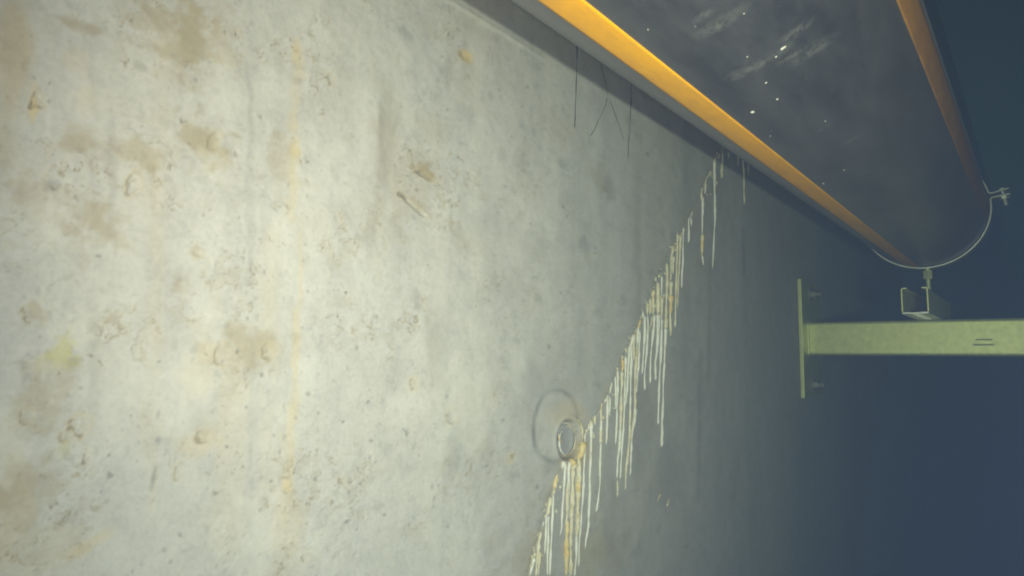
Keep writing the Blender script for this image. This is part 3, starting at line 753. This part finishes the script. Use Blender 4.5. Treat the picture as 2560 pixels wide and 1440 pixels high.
clamp = empty('pipe_clamp', (PIPE_X, CLAMP_Y, PIPE_Z - PIPE_R), 'thin steel clamp ring round the far end of the pipe with bolted ears', 'pipe clamp')
EAR = 9.0                                    # the bolted ears sit a little above the pipe's middle on the right
RC, TH, HWY = PIPE_R + .0016, .0020, .0125
def strap(a0, a1, sgn0, sgn1):
    """half ring of flat bar whose ends turn outward into ears; a0<a1 in degrees"""
    def P(r, a): return Vector((math.cos(math.radians(a)) * r, math.sin(math.radians(a)) * r))
    N = 44
    arc = [P(RC, a0 + (a1 - a0) * k / N) for k in range(N + 1)]
    arcn = [P(1, a0 + (a1 - a0) * k / N) for k in range(N + 1)]
    def ear(a, side):
        out = P(1, a); tan = Vector((-out.y, out.x)) * side     # side: direction pointing away from the joint line
        pts = []; nrm = []
        for k in range(1, 6):
            t = k / 5 * math.pi / 2
            pts.append(P(RC, a) + out * (.004 * math.sin(0) + .005 * (1 - math.cos(t))) - tan * (.005 * math.sin(t)))
            nrm.append((out * math.cos(t) + tan * math.sin(t)).normalized())
        for L_ in (.010, .0245):
            pts.append(P(RC, a) + out * (.005 + L_) - tan * (.005 + .0006 * L_ / .02)); nrm.append(tan)
        return pts, nrm
    p1, n1 = ear(a1, -1) if sgn1 else ([], []); p0, n0 = ear(a0, 1) if sgn0 else ([], [])
    pts = p0[::-1] + arc + p1; nr = n0[::-1] + arcn + n1
    bm = bmesh.new(); R_ = []
    for p, n_ in zip(pts, nr):
        a = p; b = p + n_ * TH
        R_.append([bm.verts.new((PIPE_X + a.x, CLAMP_Y - HWY, PIPE_Z + a.y)), bm.verts.new((PIPE_X + b.x, CLAMP_Y - HWY, PIPE_Z + b.y)),
                   bm.verts.new((PIPE_X + b.x, CLAMP_Y + HWY, PIPE_Z + b.y)), bm.verts.new((PIPE_X + a.x, CLAMP_Y + HWY, PIPE_Z + a.y))])
    for A_, B_ in zip(R_[:-1], R_[1:]):
        for k in range(4): bm.faces.new((A_[k], A_[(k + 1) % 4], B_[(k + 1) % 4], B_[k]))
    bm.faces.new(R_[0]); bm.faces.new(R_[-1][::-1])
    return bm
GAP = math.degrees(.0075 / RC)
from_bm('lower_strap', strap(EAR - 178.5, EAR - GAP, 0, 1), M_STEEL, clamp)
from_bm('upper_strap', strap(EAR + GAP, EAR + 178.5, 1, 0), M_STEEL, clamp)
from_bm('rubber_lining', tube_shell(PIPE_R + .0014, PIPE_R + .0005, EAR - 178, EAR - 2, [CLAMP_Y - .011, CLAMP_Y + .011], 60, False), M_RUBBER, clamp, True)
bm = bmesh.new()                              # hinge on the side hidden from the arm's end
hp = (PIPE_X + (RC + .0045) * math.cos(math.radians(EAR + 180)), PIPE_Z + (RC + .0045) * math.sin(math.radians(EAR + 180)))
cyl(bm, (hp[0], CLAMP_Y - HWY, hp[1]), (hp[0], CLAMP_Y + HWY, hp[1]), .0038, 16)
from_bm('hinge_barrel', bm, M_STEEL, clamp)
for a in (EAR,):
    out = Vector((math.cos(math.radians(a)), 0, math.sin(math.radians(a)))); tan = Vector((-out.z, 0, out.x)) * (1 if a == EAR else -1)
    c_ = Vector((PIPE_X, CLAMP_Y, PIPE_Z)) + out * (RC + .020)
    bm = bmesh.new()
    cyl(bm, c_ - tan * .021, c_ + tan * .0075, .003, 14)
    cyl(bm, c_ + tan * .0050, c_ + tan * .0096, .0066, 6)
    from_bm('ear_bolt', bm, M_STEEL, clamp)
    bm = bmesh.new(); cyl(bm, c_ - tan * .0100, c_ - tan * .0052, .0066, 6)
    from_bm('ear_nut', bm, M_STEEL, clamp)
RODX, RODY = -.1558, CLAMP_Y
bm = bmesh.new(); zt = PIPE_Z - RC - TH + .0008
cyl(bm, (RODX, RODY, .112), (RODX, RODY, zt), .004, 16)
for k in range(24):                           # thread crests
    z = .113 + k * (zt - .115) / 24
    bmesh.ops.create_cone(bm, cap_ends=True, segments=14, radius1=.0046, radius2=.0040, depth=.0012, matrix=Matrix.Translation((RODX, RODY, z)))
from_bm('threaded_rod', bm, M_ZINC, clamp)
bm = bmesh.new(); cyl(bm, (RODX, RODY, .1555), (RODX, RODY, zt - .004), .0078, 6)
from_bm('boss_nut', bm, M_ZINC, clamp)

# ------------------------------------------------------------------ slotted channel lying on the arm
SX0, SX1, SY0, SY1, SZ0, SZ1 = -.1805, -.1420, 1.268, 1.62, .0835, .1275
T = .0016
chan = empty('strut_channel', ((SX0 + SX1) / 2, SY0, SZ0), 'short open ended steel channel with slotted underside lying across the arm', 'strut channel')
bm = bmesh.new()
R0 = .0035
def rrect(x0, x1, z0, z1, r):
    pts = []
    for (cx, cz, a) in ((x1 - r, z1 - r, 0), (x0 + r, z1 - r, 90), (x0 + r, z0 + r, 180), (x1 - r, z0 + r, 270)):
        for k in range(5):
            t = math.radians(a + k * 22.5); pts.append((cx + r * math.cos(t), cz + r * math.sin(t)))
    return pts
# three solid walls and a folded top with its slot open along the middle
def extrude_prof(bm, pts, y0, y1):
    A_ = [bm.verts.new((x, y0, z)) for x, z in pts]; B_ = [bm.verts.new((x, y1, z)) for x, z in pts]
    n_ = len(pts)
    for k in range(n_): bm.faces.new((A_[k], A_[(k + 1) % n_], B_[(k + 1) % n_], B_[k]))
    bm.faces.new(A_[::-1]); bm.faces.new(B_)
out = rrect(SX0, SX1, SZ0, SZ1, R0); inn = rrect(SX0 + T, SX1 - T, SZ0 + T, SZ1 - T, R0 - T * .8)
lip0, lip1 = (SX0 + SX1) / 2 - .0105, (SX0 + SX1) / 2 + .0105
left = [(lip0, SZ1)] + out[5:10] + [(SX0, SZ0 + .004)] + [(SX0 + T, SZ0 + .004)] + inn[5:10][::-1] + [(lip0, SZ1 - T)]
right = [(SX1, SZ0 + .004)] + out[0:5] + [(lip1, SZ1), (lip1, SZ1 - T)] + inn[0:5][::-1] + [(SX1 - T, SZ0 + .004)]
extrude_prof(bm, left, SY0, SY1); extrude_prof(bm, right, SY0, SY1)
from_bm('channel_sides', bm, M_ZINC, chan)
# slotted floor
bm = bmesh.new()
sw = .0065; cx = (SX0 + SX1) / 2
box(bm, (SX0, SY0, SZ0), (cx - sw, SY1, SZ0 + .0039), .0009, 2); box(bm, (cx + sw, SY0, SZ0), (SX1, SY1, SZ0 + .0039), .0009, 2)
y = SY0; slots = []
while y < SY1:
    ye = min(y + .013, SY1)
    box(bm, (cx - sw - .0003, y + .0001, SZ0 + .0004), (cx + sw + .0003, ye, SZ0 + .0026)); y += .013 + .025
from_bm('slotted_floor', bm, M_STEEL, chan)

# ------------------------------------------------------------------ wall bracket
BY = 1.432
br = empty('wall_bracket', (WALL_X, BY + .03, .05), 'pale green-grey steel bracket arm standing out from a plate bolted to the wall', 'bracket')
PF = WALL_X + .0085
bm = bmesh.new(); box(bm, (WALL_X + .0012, 1.393, -.0690), (PF, 1.530, .1690), .0008, 2)
from_bm('base_plate', bm, M_ZINC, br)
bm = bmesh.new()
AX0, AX1, AZ0, AZ1 = PF + .0002, .42, .0165, .0832
SZA = AZ1
bx_ = rrect(BY, BY + .063, AZ0, AZ1, .006)
A_ = [bm.verts.new((AX0, a, z)) for a, z in bx_]; B_ = [bm.verts.new((AX1, a, z)) for a, z in bx_]
for k in range(len(bx_)): bm.faces.new((A_[k], A_[(k + 1) % len(bx_)], B_[(k + 1) % len(bx_)], B_[k]))
bi = rrect(BY + .004, BY + .059, AZ0 + .004, AZ1 - .004, .003)
C2 = [bm.verts.new((AX1, a, z)) for a, z in bi]; D2 = [bm.verts.new((AX0 + .01, a, z)) for a, z in bi]
for k in range(len(bx_)):
    kk = (k + 1) % len(bx_)
    bm.faces.new((B_[k], B_[kk], C2[kk], C2[k])); bm.faces.new((C2[k], C2[kk], D2[kk], D2[k]))
bm.faces.new(A_[::-1]); bm.faces.new(D2)
from_bm('arm', bm, M_ZINC, br)
# weld bead round the joint
bm = bmesh.new()
ow = rrect(BY - .0005, BY + .0635, AZ0 - .0005, AZ1 + .0005, .0065)
loop = []
for k in range(len(ow)):
    a, b = Vector(ow[k]), Vector(ow[(k + 1) % len(ow)]); m_ = max(1, int((b - a).length / .003))
    for j in range(m_): loop.append(a + (b - a) * j / m_)
rg = []
for k, c_ in enumerate(loop):
    n_ = (c_ - Vector((BY + .0315, (AZ0 + AZ1) / 2))).normalized(); r = .0028 * (1 + .25 * (k % 2)) * random.uniform(.9, 1.1)
    rg.append([bm.verts.new((PF + r * math.cos(q) , c_.x + n_.x * r * math.sin(q), c_.y + n_.y * r * math.sin(q))) for q in [math.pi * j / 3 for j in range(6)]])
for k in range(len(rg)):
    A2, B2 = rg[k], rg[(k + 1) % len(rg)]
    for j in range(6): bm.faces.new((A2[j], A2[(j + 1) % 6], B2[(j + 1) % 6], B2[j]))
from_bm('weld', bm, M_ZINC, br, True)
# stamped marks on the arm's face
bm = bmesh.new()
for px, py, w in ((2460, 849, 42), (2458, 862, 54)):
    d1 = ray(px - w / 2, py); p1 = d1 * (BY / d1.y); d2 = ray(px + w / 2, py); p2 = d2 * (BY / d2.y)
    box(bm, (p1.x, BY - .0004, p1.z - .0014), (p2.x, BY + .0006, p1.z + .0014), .0002, 1)
M_MARK = simple_mat('worn_ink', (.42, .45, .28), (.34, .37, .24), .7)
from_bm('stamped_mark', bm, M_MARK, br)
for yz in ((1.462, .1425), (1.462, -.0440)):
    y, z = yz
    bm = bmesh.new(); cyl(bm, (PF, y, z), (PF + .002, y, z), .012, 24)
    from_bm('washer', bm, M_DULL, br)
    bm = bmesh.new(); cyl(bm, (PF + .002, y, z), (PF + .011, y, z), .0093, 6)
    from_bm('nut', bm, M_DULL, br)
    bm = bmesh.new(); cyl(bm, (PF + .011, y, z), (PF + .022, y, z), .0050, 14)
    from_bm('anchor_bolt', bm, M_DULL, br)

# ------------------------------------------------------------------ basin floor, far below the frame
bm = bmesh.new()
vs = [bm.verts.new(p) for p in ((-.63, -6, -2.3), (30, -6, -2.3), (30, 30, -2.3), (-.63, 30, -2.3))]
bm.faces.new(vs)
M_FLOOR = simple_mat('silty_floor', (.22, .21, .17), (.15, .145, .12), .9, 6)
o = from_bm('basin_floor', bm, M_FLOOR); tag(o, kind='structure')

# ------------------------------------------------------------------ the murky water
bm = bmesh.new()
box(bm, (-14, -12, -3.4), (34, 34, 2.25))
m = bpy.data.materials.new('murky_water'); m.use_nodes = True
nt = m.node_tree; nt.nodes.clear()
om = nt.nodes.new('ShaderNodeOutputMaterial'); pv = nt.nodes.new('ShaderNodeVolumePrincipled')
pv.inputs['Color'].default_value = (.20, .29, .56, 1)
pv.inputs['Density'].default_value = .5
pv.inputs['Absorption Color'].default_value = (.34, .72, .62, 1)
pv.inputs['Anisotropy'].default_value = 0.55
nt.links.new(pv.outputs[0], om.inputs['Volume'])
hz = from_bm('haze', bm, m); tag(hz, kind='stuff')
